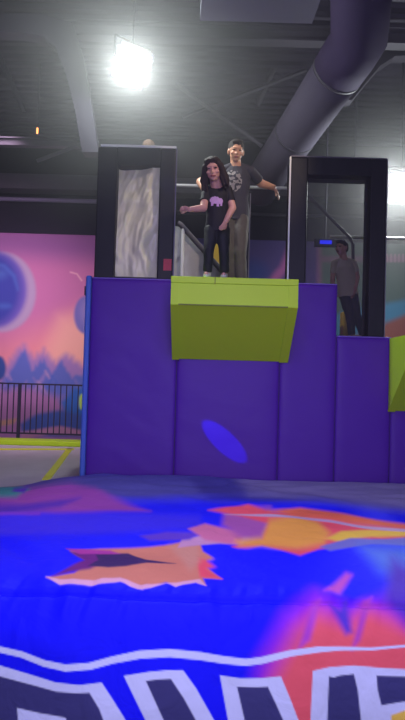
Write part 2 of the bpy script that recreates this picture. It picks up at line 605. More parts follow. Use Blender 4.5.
def onD(x, y):
    d = P(x, y, 1) - EYE
    k = (zD - EYE.z) / d.z
    return EYE + d * k
TAPE = mat('yellow tape', (240, 250, 20), .5, var=.05)
link('stripe', line_on(bmesh.new(), [onD(-60, 449.5), onD(74, 449.5)], .16), TAPE, t)
link('stripe', line_on(bmesh.new(), [onD(70, 449), onD(46, 480)], .10), TAPE, t)

t = empty('guard_fence', (-4, 12.2, 0), 'black bar fence standing in front of the pink mural', 'fence')
FM = mat('black fence paint', (40, 30, 62), .5, var=.1)
zf, z0 = P(40, 383.5, 12.2).z, P(40, 437, 12.2).z
bm = bmesh.new(); box(bm, -7.4, xR + .6, 12.18, 12.22, zf - .03, zf); link('top_rail', bm, FM, t)
link('bottom_rail', B(-7.4, xR + .6, 12.185, 12.215, z0 + .05, z0 + .08), FM, t)
xp = P(19, 410, 12.2).x
k = 0
x = xp - .115 * 27
while x < xR + .5:
    post = k % 27 == 0
    w = .028 if post else .0095
    link('post' if post else 'bar', B(x - w, x + w, 12.2 - w, 12.2 + w, 0.0 if post else z0 + .06, zf - .01), FM, t)
    x += .115
    k += 1

# ---------------------------------------------------------------- purple padded wall
YW = 6.9
WZ = P(130, 279, YW).z
LZ = P(362, 337.3, YW).z
def X(px, py=380, Y=YW): return P(px, py, Y).x
edges = [X(88, 380), X(175.6, 400), X(279, 400), X(336, 380), X(390.5, 420), X(452, 420), X(520, 420)]
tops = [WZ, WZ - .06, WZ, LZ, LZ, LZ]
labs = ['wide purple wall pad under the left black tower',
        'purple wall pad directly under the central lime ledge, with a blue light streak',
        'narrow tall purple wall pad right of the central lime ledge',
        'low purple wall pad under the boy, left of the second lime ledge',
        'purple wall pad under the lime ledge at the right edge',
        'purple wall pad beyond the right edge of the second lime ledge']
for i in range(6):
    x0, x1 = edges[i] + .004, edges[i + 1] - .004
    t = empty('wall_pad', ((x0 + x1) / 2, YW + .05, 0), labs[i], 'wall pad', 'purple wall pads')
    # cushioned face: fine grid that swells between its edges
    nu, nv = 40, 80
    bm = bmesh.new()
    z0, z1 = 0.02, tops[i]
    g = [[bm.verts.new((x0 + (x1 - x0) * a / nu,
                        YW + .016 * max(abs(2 * a / nu - 1) ** 10, abs(2 * b / nv - 1) ** 40)
                        - .006 * noise.fractal(Vector(((x0 + (x1 - x0) * a / nu) * 1.3, (z0 + (z1 - z0) * b / nv) * 2.4 + .8 * a / nu, i * 3.1)), 1, 2, 3),
                        z0 + (z1 - z0) * b / nv)) for a in range(nu + 1)] for b in range(nv + 1)]
    for b in range(nv):
        for a in range(nu):
            bm.faces.new((g[b][a], g[b][a + 1], g[b + 1][a + 1], g[b + 1][a]))
    rim = [g[0][a] for a in range(nu + 1)] + [g[b][nu] for b in range(1, nv + 1)] + [g[nv][a] for a in range(nu - 1, -1, -1)] + [g[b][0] for b in range(nv - 1, 0, -1)]
    bk = [bm.verts.new((v.co.x, YW + .11, v.co.z)) for v in rim]
    for k in range(len(rim)):
        bm.faces.new((rim[k], bk[k], bk[(k + 1) % len(rim)], rim[(k + 1) % len(rim)]))
    bm.faces.new(bk)
    link('cushion', bm, PURPLE, t, smooth=True)
    if i in (0, 2, 3):
        link('top_piping', B(x0, x1, YW + .012, YW + .1, z1 - .002, z1 + .012), mat('pale piping', (120, 90, 190), .5, var=.1), t, bevel=.004)
    if i < 5:
        link('seam', B(x1 - .002, x1 + .006, YW + .02, YW + .1, z0, min(z1, tops[i + 1]) - .01), PIPING, t)
x0, x1 = X(82.5, 380), X(88, 380)
tag(link('edge_pad', B(x0, x1, YW - .01, YW + .12, .02, WZ + .03), BLUEPAD, bevel=.02), 'narrow bright blue edge pad at the left end of the purple wall', 'wall pad')

# platforms behind the pads
PLZ = P(236, 279, 6.25).z
PLAT = mat('dark platform mat', (40, 36, 50), .8, var=.2)
def platform(x0, x1, y0, y1, z, label):
    t = empty('jump_platform', ((x0 + x1) / 2, (y0 + y1) / 2, 0), label, 'platform')
    link('deck', B(x0, x1, y0, y1, z - .1, z), PLAT, t)
    for px_ in (x0 + .08, x1 - .08):
        for py_ in (y0 + .1, y1 - .1):
            link('leg', B(px_ - .05, px_ + .05, py_ - .05, py_ + .05, 0, z - .1), DARKSTEEL, t)
XM = edges[3] - .01
platform(edges[0] - .1, XM, 7.03, 9.0, PLZ, 'dark high jump platform carrying the girl and the man')
platform(XM + .02, edges[5], 7.03, 9.0, LZ, 'dark lower jump platform carrying the boy behind the net')

# ---------------------------------------------------------------- lime ledges
def ledge(x0, x1, zt, h, drop, label, trim_left=True):
    yf, yw = 6.25, 6.894
    t = empty('padded_ledge', ((x0 + x1) / 2, yw, zt - h - drop), label, 'ledge', 'lime padded ledges')
    bm = bmesh.new()
    sec = [(yf, zt - .0), (yf, zt - h), (yw, zt - h - drop), (yw, zt)]
    prism(bm, [(x0, a, b) for a, b in sec], Vector((x1 - x0, 0, 0)))
    link('body', bm, LIME, t, bevel=.004)
    # folded cover flaps: front strip, side strips and seams
    link('front_flap', B(x0 - .006, x1 + .006, yf - .012, yf + .02, zt - .055, zt + .012), LIME, t, bevel=.006)
    n = Vector((0, -(drop), -(yw - yf))).normalized()
    for xa, xb in ((x0 - .004, x0 + .075), (x1 - .095, x1 + .004)):
        bm = bmesh.new()
        pts = [(xa, yf, zt - h), (xb, yf, zt - h), (xb, yw, zt - h - drop), (xa, yw, zt - h - drop)]
        prism(bm, [Vector(p) + n * .012 for p in pts], -n * .02)
        prism(bm, [(xa, yf - .01, zt - h - .006), (xb, yf - .01, zt - h - .006), (xb, yf - .01, zt - .056), (xa, yf - .01, zt - .056)], Vector((0, .02, 0)))
        link('side_flap', bm, LIME, t)
    link('seam', B(x0 + .075, x1 - .095, yf - .006, yf + .01, zt - h - .008, zt - h + .004), LIMESEAM, t)
    link('seam', B((x0 + x1) / 2 - .2 - .004, (x0 + x1) / 2 - .2 + .004, yf - .016, yf, zt - .055, zt + .013), LIMESEAM, t)
    return t


ledge(-.335, .945, PLZ, .27, .535, 'wide lime green padded ledge in the middle carrying the girl')
ledge(X(388.5, 380), X(388.5, 380) + 1.3, P(392, 338.5, 6.88).z, .27, .535, 'lime green padded ledge cut off by the right edge')

# ---------------------------------------------------------------- towers
YT = 6.96
EDGE = mat('aluminium corner', (190, 190, 195), .35, metal=.5, var=.05)
def wrinkled(name, x0, x1, z0, z1, y, m, amp, parent, folds, nu=60, nv=120):
    xs_, zs_ = np.linspace(x0, x1, nu), np.linspace(z0, z1, nv)
    co = []
    for z in zs_:
        for x in xs_:
            v = Vector((x * folds + .35 * math.sin(z * 2.2), z * 1.1, 2.0))
            d = amp * (noise.fractal(v, .8, 2, 4) + .35 * abs(noise.noise(v * 2.3)))
            co.append((x, y + d, z))
    o = link(name, grid_mesh(name, np.array(co), nu, nv), m, parent)
    s = o.modifiers.new('thickness', 'SOLIDIFY'); s.thickness = .004
    return o


xa, xb, xc, xd = X(96, 210, YT), X(115.5, 215, YT), X(158.5, 215, YT), X(174.5, 210, YT)
zt, zw = P(136, 147.5, YT).z, P(136, 165, YT).z
t = empty('padded_tower', ((xa + xd) / 2, YT + .15, WZ + .012), 'black padded tower frame on the left, window filled with crinkled grey vinyl', 'tower frame')
zb = WZ + .012
link('post', B(xa, xb, YT, YT + .3, zb, zt), DARK, t, bevel=.015)
link('post', B(xc, xd, YT, YT + .3, zb, zt), DARK, t, bevel=.015)
link('top_bar', B(xb, xc, YT + .003, YT + .3, zw, zt), DARK, t)
link('bottom_bar', B(xb, xc, YT + .05, YT + .3, zb, zb + .03), DARK, t)
o = link('edge_strip', B(xa + .03, xd, YT - .008, YT + .05, zt, zt + .026), WHITE, t); o['label'] = 'pale metal strip along the top edge'
link('edge_strip', B(xd, xd + .012, YT - .004, YT + .03, zb, zt), mat('dull corner', (84, 76, 110), .4, var=.1), t)
o = wrinkled('vinyl_window', xb - .01, xc + .01, zb + .02, zw + .02, YT + .12,
         mat('grey vinyl sheet', (226, 222, 196), .35, bump=.3, bscale=5, stretch=(1.8, 1, .4), dist=.04, var=.18, vscale=3), .085, t, 2.6)
o['label'] = 'crinkled silvery grey vinyl sheet'
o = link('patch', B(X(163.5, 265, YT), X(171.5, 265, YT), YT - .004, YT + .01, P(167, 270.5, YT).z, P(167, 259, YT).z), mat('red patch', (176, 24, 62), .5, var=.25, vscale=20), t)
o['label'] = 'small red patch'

xa, xb, xc, xd = X(289.5, 220, YT), X(307, 220, YT), X(369.5, 250, YT), X(385.5, 250, YT)
zt, zw = P(338, 158, YT).z, P(338, 175, YT).z
t = empty('net_tower', ((xa + xd) / 2, YT + .15, LZ + .012), 'black padded tower frame on the right with dark net in front of the boy', 'tower frame')
zl = LZ + .012
link('post', B(xa, xb, YT, YT + .3, zb, zt), DARK, t, bevel=.015)
link('post', B(xc, xd, YT, YT + .3, zl, zt), DARK, t, bevel=.015)
link('top_bar', B(xb, xc, YT + .003, YT + .3, zw, zt), DARK, t)
o = link('edge_strip', B(xa - .012, xa + .004, YT - .006, YT + .03, zb, zt), EDGE, t); o['label'] = 'pale metal corner strip'
link('edge_strip', B(xa, xd, YT - .004, YT + .03, zt, zt + .014), mat('dull strip', (92, 86, 104), .4, var=.1), t)
link('edge_strip', B(xd, xd + .01, YT - .004, YT + .03, zl, zt), mat('dull side strip', (120, 118, 124), .4, var=.1), t)
NET = mat_net('fine dark net', (52, 50, 58), .30)
xm = edges[3] + .02
o = wrinkled('net_panel', xm, xc + .01, zl + .01, zw + .02, YT + .15, NET, .012, t, 2.0, 24, 40)
o['label'] = 'fine see-through dark net'
o = wrinkled('net_panel', xb - .01, xm, zb + .01, zw + .02, YT + .15, NET, .012, t, 2.0, 14, 40)
o['label'] = 'narrow strip of the see-through net above the high pad'

# ---------------------------------------------------------------- rails and sheets behind the girl
yr = 8.3
zr = P(186, 185.5, yr).z
t = empty('safety_rail', (-.2, yr, zr), 'pale horizontal safety rail behind the girl and the man', 'rail')
link('rail', tube(bmesh.new(), [(P(150, 185, yr).x, yr, zr), (P(300, 185, yr).x, yr, zr)], .022), CHROME, t)
for px_ in (160, 288):
    link('post', tube(bmesh.new(), [(P(px_, 230, yr).x, yr, PLZ), (P(px_, 230, yr).x, yr, zr)], .025), DARKSTEEL, t)
yr2 = 8.1
zr2 = P(395, 238.5, yr2).z
t = empty('safety_rail', (2.6, yr2, zr2), 'pale horizontal rail right of the net tower', 'rail')
link('rail', tube(bmesh.new(), [(P(330, 238, yr2).x, yr2, zr2), (P(470, 238, yr2).x, yr2, zr2)], .022), CHROME, t)
link('post', tube(bmesh.new(), [(edges[5] - .06, yr2, LZ), (edges[5] - .06, yr2, zr2)], .025), DARKSTEEL, t)

# stair rail with grey sheet infill
ys = 7.5
t = empty('stair_railing', P(183, 290, ys), 'slanting stair rail with white post and grey sheet left of the girl', 'railing')
o = link('post', tube(bmesh.new(), [(P(182.5, 250, ys).x, ys, PLZ), (P(182.5, 250, ys).x, ys, P(183, 229, ys).z)], .022), WHITE, t); o['label'] = 'white post'
link('slanted_rail', tube(bmesh.new(), [P(178, 223, ys), P(181, 225, ys), P(214, 262, ys + .1), P(226, 276, ys + .13)], .032), STEEL, t)
q = [P(175, 226, ys + .06), P(180, 227, ys + .06), P(217, 266, ys + .16), P(230, 281, ys + .18)]
q += [Vector((q[-1].x, ys + .18, PLZ + .01)), Vector((q[0].x, ys + .06, PLZ + .01))]
o = link('sheet', prism(bmesh.new(), q, Vector((0, .012, 0))), mat('grey infill sheet', (165, 163, 165), .4, bump=.5, bscale=4, dist=.06, var=.15), t)
link('lower_sheet', B(P(174, 250, 7.7).x, P(219, 250, 7.7).x, 7.7, 7.715, PLZ + .01, P(200, 262, 7.7).z), mat('pale infill sheet', (190, 188, 190), .4, bump=.5, bscale=4, dist=.06, var=.15), t)

# black post with pale corner behind the man
y5 = 8.0
t = empty('padded_post', P(245, 300, y5), 'black padded post standing right behind the man', 'post')
link('pad', B(P(241.5, 235, y5).x, P(249, 235, y5).x, y5, y5 + .12, PLZ, P(245, 193, y5).z), DARK, t, bevel=.01)
link('corner_strip', B(P(249, 235, y5).x, P(250, 235, y5).x, y5 - .005, y5 + .02, PLZ, P(245, 193, y5).z), mat('post strip', (96, 90, 104), .4, var=.1), t)
# handrail inside the net tower
tag(link('hand_rail', tube(bmesh.new(), [P(306, 193, 7.9), P(350, 238, 7.6), P(353, 244, 7.58), P(353, 340.4, 7.58)], .02), STEEL),
    'slanting hand rail inside the net tower above the boy', 'rail')
YEL = mat('yellow vinyl', (232, 186, 70), .5, bump=.2, var=.08)
c = P(218, 250, 7.9)
tag(link('foam_block', B(c.x - .12, c.x + .12, 7.85, 8.05, PLZ, P(218, 236, 7.9).z), YEL, bevel=.02), 'yellow foam block behind the girl, seen between her legs', 'foam block')
c = P(350, 320, 7.9)
tag(link('foam_block', B(c.x - .11, c.x + .05, 7.8, 8.0, LZ, P(350, 312, 7.9).z), YEL, bevel=.02), 'yellow foam block behind the boy, beside his leg', 'foam block')

# ---------------------------------------------------------------- landing airbag
prof = np.array([(6.80, .70), (6.79, .90), (6.76, 1.02), (6.68, 1.055), (6.4, 1.055), (5.8, 1.045), (5.0, 1.04), (4.2, 1.035), (3.6, 1.03), (3.35, 1.025), (3.23, 1.005),
                 (3.19, .975), (3.14, .945), (3.07, .86), (3.01, .70), (2.96, .5), (2.93, .3), (2.92, .12), (2.95, .01)])
def catmull(p, t):
    n = len(p) - 1
    i = np.clip(t.astype(int), 0, n - 1)
    f = (t - i)[:, None]
    p0, p1, p2, p3 = p[np.maximum(i - 1, 0)], p[i], p[i + 1], p[np.minimum(i + 2, n)]
    return .5 * ((2 * p1) + (-p0 + p2) * f + (2 * p0 - 5 * p1 + 4 * p2 - p3) * f ** 2 + (-p0 + 3 * p1 - 3 * p2 + p3) * f ** 3)
seglen = np.linalg.norm(np.diff(prof, axis=0), axis=1)
tt = []
for i, l in enumerate(seglen):
    step = .016 if prof[i][0] > 4.6 else (.011 if prof[i][0] > 3.5 else .006)
    k = max(2, int(l / step))
    tt += list(i + np.arange(k) / k)
tt.append(len(prof) - 1.0)
pr = catmull(prof, np.array(tt))
xs = np.concatenate([np.linspace(-4.2, -2.3, 40)[:-1], np.linspace(-2.3, 2.3, 720), np.linspace(2.3, 4.2, 40)[1:]])
nx, ny = len(xs), len(pr)
XX, YY = np.meshgrid(xs, pr[:, 0])
_, ZZ = np.meshgrid(xs, pr[:, 1])
flat = np.stack([XX, YY, ZZ], -1).reshape(-1, 3)
# swell and sag: the far left corner sinks, the sides round off
def sm(a, b, x):
    t = np.clip((x - a) / (b - a), 0, 1)
    return t * t * (3 - 2 * t)
top = sm(.7, 1.0, ZZ)
ZZ = ZZ - .17 * sm(-1.1, -2.2, XX) * sm(4.4, 6.7, YY) * top - .10 * sm(3.2, 4.2, np.abs(XX)) * top
base_co = np.stack([XX, YY, ZZ], -1).reshape(-1, 3)
pxb = proj(base_co)
# fabric folds
def vnoise(a, b, seed, freq):
    rng = np.random.default_rng(seed)
    G = rng.standard_normal((96, 96))
    a, b = a * freq[0], b * freq[1]
    i, j = np.floor(a).astype(int), np.floor(b).astype(int)
    fa, fb = a - i, b - j
    fa, fb = fa * fa * (3 - 2 * fa), fb * fb * (3 - 2 * fb)
    g = lambda x, y: G[x % 96, y % 96]
    return (g(i, j) * (1 - fa) + g(i + 1, j) * fa) * (1 - fb) + (g(i, j + 1) * (1 - fa) + g(i + 1, j + 1) * fa) * fb
SS = np.concatenate([[0], np.cumsum(np.linalg.norm(np.diff(pr, axis=0), axis=1))])[:, None] * np.ones((1, nx))
s_seam = SS[np.argmin(np.abs(pr[:, 0] - 3.19) + np.abs(pr[:, 1] - .975)), 0]
ds = SS - s_seam
ruf = np.exp(-(ds / .16) ** 2)
d = .010 * vnoise(XX + .5 * SS, SS, 1, (1.6, 2.2)) * 1.0
d += .006 * vnoise(XX * 1.0 - .8 * SS, SS + .3 * XX, 2, (4.5, 2.5))
d += .0034 * vnoise(XX, SS, 3, (14, 3.5)) * ruf
d += .0026 * vnoise(XX + .2 * SS, SS, 7, (26, 6)) * ruf
d -= .010 * np.exp(-(ds / .012) ** 2)                       # gathered seam
d += .004 * np.exp(-((ds - .07) / .06) ** 2)
d += .007 * vnoise(XX + .9 * SS, SS, 9, (3.0, 7.0)) * sm(4.8, 6.2, YY) * top
tang = np.gradient(pr, axis=0)
nrm = np.stack([tang[:, 1], -tang[:, 0]], 1)
nrm /= np.linalg.norm(nrm, axis=1, keepdims=True)
if nrm[ny // 3, 1] < 0: nrm = -nrm
edge_fade = np.minimum(1, np.arange(ny) / 6)[:, None]
co = base_co.copy().reshape(ny, nx, 3)
co[..., 1] += d * nrm[:, 0:1] * edge_fade
co[..., 2] += d * nrm[:, 1:2] * edge_fade
co[..., 2] = np.maximum(co[..., 2], .006)
co = co.reshape(-1, 3)

I = ink
BLUE = I(6, 5, 240)
WHT = I(176, 166, 250)
NAVY = I(48, 42, 112)
ORG = I(212, 132, 96)
L = [
    # far strip: grazing sheen and haze painted in as dull violet
    ([(-300, 470), (700, 470), (700, 512), (405, 508), (300, 500), (200, 498), (100, 500), (-300, 505)], I(66, 56, 158), 8),
    ([(230, 470), (700, 470), (700, 520), (405, 510), (330, 500), (250, 492)], I(122, 104, 182), 9),  # paler sheen painted over the right part
    # magenta sweep, left
    ([(-300, 492), (30, 488), (70, 484), (95, 488), (112, 497), (150, 512), (-300, 522)], I(126, 48, 164), 5),
    ([(-300, 508), (30, 505), (80, 498), (60, 508), (0, 517), (-300, 520)], I(72, 30, 176), 4),
    ([(-300, 520), (40, 514), (40, 517), (-300, 526)], I(150, 50, 170), 2),
    ([(-300, 486), (18, 484), (30, 490), (16, 497), (-300, 500)], I(40, 110, 150), 3),
    ([(-300, 482), (10, 480), (24, 486), (-300, 488)], I(160, 70, 110), 3),
    ([(14, 489), (28, 487), (24, 494), (12, 492)], I(70, 20, 190), 2),
    # left blue strip lighter
    ([(-300, 520), (100, 514), (200, 516), (204, 530), (100, 534), (-300, 540)], I(44, 26, 224), 5),
    # fish-like orange flame, centre left
    ([(70, 552), (100, 548), (150, 545), (172, 543), (186, 540), (200, 543), (203, 551), (224, 564), (206, 565), (222, 578), (203, 577), (206, 586), (196, 581), (176, 586), (166, 583), (142, 590), (120, 583), (96, 588), (60, 587), (46, 581), (74, 577), (90, 566)], I(180, 98, 104), 1.6),
    ([(196, 556), (224, 564), (207, 567), (222, 578), (200, 576)], I(206, 60, 100), 2.5),
    ([(46, 580), (60, 583), (94, 584), (120, 580), (142, 586), (176, 583), (200, 578), (206, 586), (196, 582), (176, 587), (166, 584), (142, 591), (120, 584), (96, 589), (60, 588)], I(190, 130, 190), 1.2),
    ([(70, 553), (92, 550), (130, 553), (140, 560), (112, 561), (90, 573), (70, 576), (52, 580), (84, 563)], I(96, 22, 120), 2.2),
    ([(96, 554), (128, 551), (146, 559), (176, 563), (146, 564), (126, 569), (108, 571), (88, 570), (98, 562)], I(52, 24, 92), 1.2),
    ([(66, 550), (110, 549), (120, 552), (80, 555)], I(150, 40, 150), 1.4),
    ([(170, 545), (198, 543), (200, 560), (190, 570), (180, 556)], I(176, 108, 120), 5),
    # violet bar linking to the right flame
    ([(178, 546), (182, 538), (230, 534), (290, 540), (288, 545), (220, 543)], I(170, 110, 180), 1.5),
    ([(140, 536), (166, 532), (200, 534), (190, 539), (150, 540)], I(80, 40, 190), 2),
    # right flame
    ([(188, 530), (205, 524), (220, 528), (246, 532), (240, 545), (205, 540)], I(176, 84, 150), 2),
    ([(224, 512), (270, 508), (280, 525), (262, 543), (240, 538), (222, 526)], I(140, 62, 160), 5),
    ([(208, 510), (248, 505), (272, 513), (300, 513), (330, 516), (372, 524), (430, 530), (560, 540), (560, 548), (405, 541), (350, 547), (318, 550), (300, 556), (282, 551), (262, 546), (246, 550), (232, 546), (262, 540), (268, 524), (240, 516)], I(200, 62, 100), 2),
    ([(270, 520), (300, 517), (318, 522), (330, 534), (324, 546), (296, 549), (262, 547), (240, 546), (236, 541), (262, 538)], I(202, 122, 70), 5),
    ([(326, 540), (342, 532), (372, 528), (420, 530), (560, 538), (560, 542), (420, 536), (372, 538), (340, 544)], I(214, 146, 70), 2.5),
    ([(268, 512), (300, 508), (330, 512), (372, 518), (405, 524), (560, 534), (560, 537), (405, 529), (350, 522), (300, 517)], I(216, 82, 76), 2.5),
    ([(224, 514), (270, 515), (330, 520), (405, 529), (560, 540), (560, 543), (405, 532), (330, 522), (272, 518)], I(160, 120, 190), .9),
    ([(320, 548), (350, 540), (372, 541), (405, 538), (560, 544), (560, 552), (372, 546), (330, 552)], I(96, 84, 190), 1.5),
    # deep blue, lighter washes right
    ([(208, 560), (240, 548), (262, 548), (286, 556), (262, 566), (222, 572), (216, 566)], I(4, 2, 248), 3),
    ([(360, 548), (560, 552), (560, 590), (405, 582), (380, 570)], I(70, 92, 214), 12),
    ([(324, 592), (346, 572), (352, 574), (340, 594)], I(170, 64, 190), 4),
    # magenta to salmon field on the front face, right
    ([(250, 720), (262, 660), (286, 618), (316, 596), (352, 612), (390, 598), (420, 602), (560, 600), (560, 900), (240, 900)], I(150, 34, 200), 18),
    ([(258, 760), (270, 684), (296, 632), (316, 612), (346, 622), (366, 606), (392, 618), (430, 640), (560, 650), (560, 900), (250, 900)], I(206, 70, 104), 16),
    ([(340, 610), (346, 600), (352, 632), (346, 634), (330, 606)], I(70, 40, 190), 5),
    ([(310, 640), (320, 600), (312, 606), (298, 650)], I(150, 50, 190), 4),
    ([(360, 640), (372, 596), (364, 600), (352, 650)], I(150, 50, 180), 4),
    ([(392, 560), (440, 580), (470, 640), (420, 640), (384, 600)], I(70, 34, 180), 10),
    # inner blue below the ribbon
    # ribbon
    (band([(-200, 640), (-60, 640), (0, 649), (22, 654), (45, 663), (66, 667.5), (90, 666), (112, 660), (140, 654.5), (170, 653), (200, 656), (224, 660), (246, 662.5), (262, 660.5), (290, 653.5), (318, 649.5), (340, 648.5), (372, 649), (405, 646), (470, 640), (600, 630)],
          [6, 6, 6, 6, 6.5, 7, 7, 7, 8, 8, 8, 7.5, 7, 7, 6.5, 6, 4, 3, 2.4, 2.4, 2.4]), WHT, .8),
]
# lettering: white outlines then dark fills (letters run on down the front face)
def letter(outer, inner, counter=None):
    L.append((outer, WHT, .8))
    L.append((inner, NAVY, .8))
    for c in (counter or []):
        L.append((c, WHT, .8))
letter([(-140, 660), (-60, 656), (0, 665), (30, 674), (56, 682), (80, 684.5), (102, 682), (114, 700), (128, 722), (138, 760), (130, 840), (-140, 840)],
       [(-120, 672), (-60, 668), (0, 676), (30, 684), (56, 691), (76, 692.5), (90, 692), (100, 708), (106, 724), (112, 760), (104, 815), (-120, 815)],
       [[(17, 708), (40, 713), (66, 717), (74, 740), (74, 790), (24, 790)]])
L.append(([(26, 720), (62, 727), (64, 780), (30, 780)], BLUE, .8))
letter([(124, 675.5), (150, 671.5), (168, 670), (183, 670), (196, 688), (214, 720), (256, 790), (252, 840), (190, 840), (146, 720)],
       [(146, 680.5), (158, 679), (171, 678.5), (184, 698), (196, 720), (232, 790), (230, 820), (200, 820), (164, 720)])
letter([(220, 675.5), (240, 678.5), (260, 678.5), (281, 676.5), (290, 698), (300, 724), (310, 790), (306, 840), (250, 840), (228, 720)],
       [(237, 687), (252, 687.5), (268, 687), (276, 704), (284, 722), (294, 790), (290, 815), (262, 815), (245, 722)])
letter([(313, 671), (330, 667), (354, 665.5), (380, 668), (405, 669.5), (470, 672), (620, 676), (620, 840), (305, 840), (311, 720)],
       [(329, 676.5), (334, 677.5), (340, 675.5), (354, 674), (358, 690), (362, 722), (372, 780), (372, 815), (322, 815), (328, 722)])
L.append(([(377, 676), (405, 677), (470, 680), (600, 690), (600, 716), (470, 706), (405, 702), (382, 706), (378, 690)], NAVY, .8))
L.append(([(392, 716), (405, 711), (470, 716), (600, 726), (600, 840), (392, 840)], I(236, 150, 80), 1.2))
colours = paint(pxb, BLUE, L)
# rear skirt and far sides stay plain blue
t = empty('landing_airbag', (0, 4.9, 0), 'huge blue printed landing airbag filling the foreground, with white outlined lettering', 'airbag')
me = grid_mesh('cover', co, nx, ny, colours)
BAG = mat_print('printed airbag cloth', .6, bump=.6, bscale=6, spec=.12, stretch=(1, 1, 1), dist=.02)
link('cover', me, BAG, t)
SIDE = mat('plain airbag blue', BLUE, .4, lin=True, bump=.3, bscale=5)
for sx in (-4.2, 4.2):
    bm = bmesh.new()
    k = np.arange(0, ny, 4)
    q = [Vector((sx, *co.reshape(ny, nx, 3)[i, 0 if sx < 0 else -1, 1:])) for i in k] + [Vector((sx, 2.95, .006)), Vector((sx, 6.8, .006))]
    bm.faces.new([bm.verts.new(v) for v in q])
    link('side_wall', bm, SIDE, t)

# ---------------------------------------------------------------- people
SKIN = mat('skin warm', (206, 150, 122), .5, var=.06, vscale=12)
SKIN_G = mat('skin fair', (214, 158, 140), .5, var=.06, vscale=12)
EYE_M = mat('eye', (30, 22, 20), .3, var=.1)
LIP = mat('lip', (150, 74, 72), .5, var=.1)


def head_frame(c, face, up=(0, 0, 1), tilt=0):
    f = Vector(face).normalized()
    r = f.cross(Vector(up)).normalized()
    u = r.cross(f)
    R = Matrix((r, f, u)).transposed() @ Matrix.Rotation(tilt, 3, 'Y')
    return Vector(c), R


def add_head(bm, c, R, s):
    def e(p, r): ell(bm, c + R @ (Vector(p) * s), [x * s for x in r], R, 18)
    e((0, -.012, .025), (.077, .094, .092))       # skull
    e((0, .022, -.035), (.062, .068, .066))       # face
    e((0, .040, -.078), (.036, .038, .030))       # chin
    e((0, .090, -.022), (.014, .020, .016))       # nose tip
    e((0, .082, .004), (.010, .016, .026))        # bridge
    e((0, .072, .032), (.052, .022, .012))        # brow
    e((0, .083, -.056), (.024, .010, .010))       # lips
    for k in (-1, 1):
        e((k * .077, -.006, -.008), (.012, .022, .032))   # ears
        e((k * .040, .062, -.022), (.024, .022, .018))    # cheeks
        e((k * .031, .076, .012), (.015, .012, .010))     # eyes


def add_hand(bm, wrist, direc, palm_n, s, curl=.5, side=1):
    """palm, four bent fingers of unequal length and a thumb from the palm's side"""
    d = Vector(direc).normalized()
    n = (Vector(palm_n) - d * Vector(palm_n).dot(d)).normalized()
    x = d.cross(n).normalized() * side
    w = Vector(wrist)
    R = Matrix((x, d, n)).transposed()
    ell(bm, w + d * .048 * s, (.038 * s, .052 * s, .018 * s), R, 14)
    for i, (off, ln) in enumerate(((-.028, .068), (-.0095, .078), (.0095, .074), (.027, .058))):
        b = w + d * .085 * s + x * off * s
        d1 = (d * math.cos(curl * .6) + n * math.sin(curl * .6))
        d2 = (d * math.cos(curl * 1.7) + n * math.sin(curl * 1.7))
        d3 = (d * math.cos(curl * 2.6) + n * math.sin(curl * 2.6))
        k1 = b + d1 * ln * .5 * s
        k2 = k1 + d2 * ln * .32 * s
        k3 = k2 + d3 * ln * .25 * s
        cap(bm, b - d * .02 * s, k1, .0095 * s, .009 * s)
        cap(bm, k1, k2, .009 * s, .0085 * s)
        cap(bm, k2, k3, .0085 * s, .0075 * s)
    b = w + d * .03 * s - x * .03 * s
    t1 = b + (d * .7 - x * .6 + n * .35).normalized() * .042 * s
    t2 = t1 + (d * .85 - x * .1 + n * .5).normalized() * .03 * s
    cap(bm, b, t1, .013 * s, .0105 * s)
    cap(bm, t1, t2, .0105 * s, .009 * s)


def mark(me, R, c, s, skin_n):
    """eyes and lips become material slots 1, 2 of the body mesh"""
    Ri = R.transposed()
    for p in me.polygons:
        q = Ri @ (p.center - c) / s
        if q.y > .06:
            for k in (-1, 1):
                if ((q.x - k * .031) / .015) ** 2 + ((q.z - .012) / .0065) ** 2 < 1: p.material_index = 1
            if (q.x / .027) ** 2 + ((q.z + .056) / .008) ** 2 < 1: p.material_index = 2


def torso_rings(J, s, grow=0.0, lo='pelvis', hem=None, k=1.0):
    """elliptical sections from pelvis to neck; J holds sh_l, sh_r, pelvis, neck, front"""
    f = J['front']
    mid = (J['sh_l'] + J['sh_r']) / 2
    ax = (J['sh_r'] - J['sh_l']); w = ax.length / 2; ax.normalize()
    hx = (J['hip_r'] - J['hip_l']).normalized()
    pv = J['pelvis']
    out = []
    def ring(t, wx, wy, extra=Vector((0, 0, 0))):
        c = pv.lerp(mid, t) + extra
        a = hx.lerp(ax, max(0, min(1, t))).normalized()
        ff = (f - a * f.dot(a)).normalized()
        out.append((c, a * (wx * s + grow), ff * (wy * s + grow)))
    if hem is not None:
        ring(hem, .165 * k, .115)
    ring(-.06 if hem is None else max(hem + .05, -.06), .162 * k, .11)
    ring(.15, .155 * k, .108)
    ring(.40, .142 * k, .100)
    ring(.65, .155 * k, .108)
    ring(.85, .160 * k, .105)
    ring(.98, max(.13, (w / s) * .80), .075)
    ring(1.07, (w / s) * .50, .058)
    return out


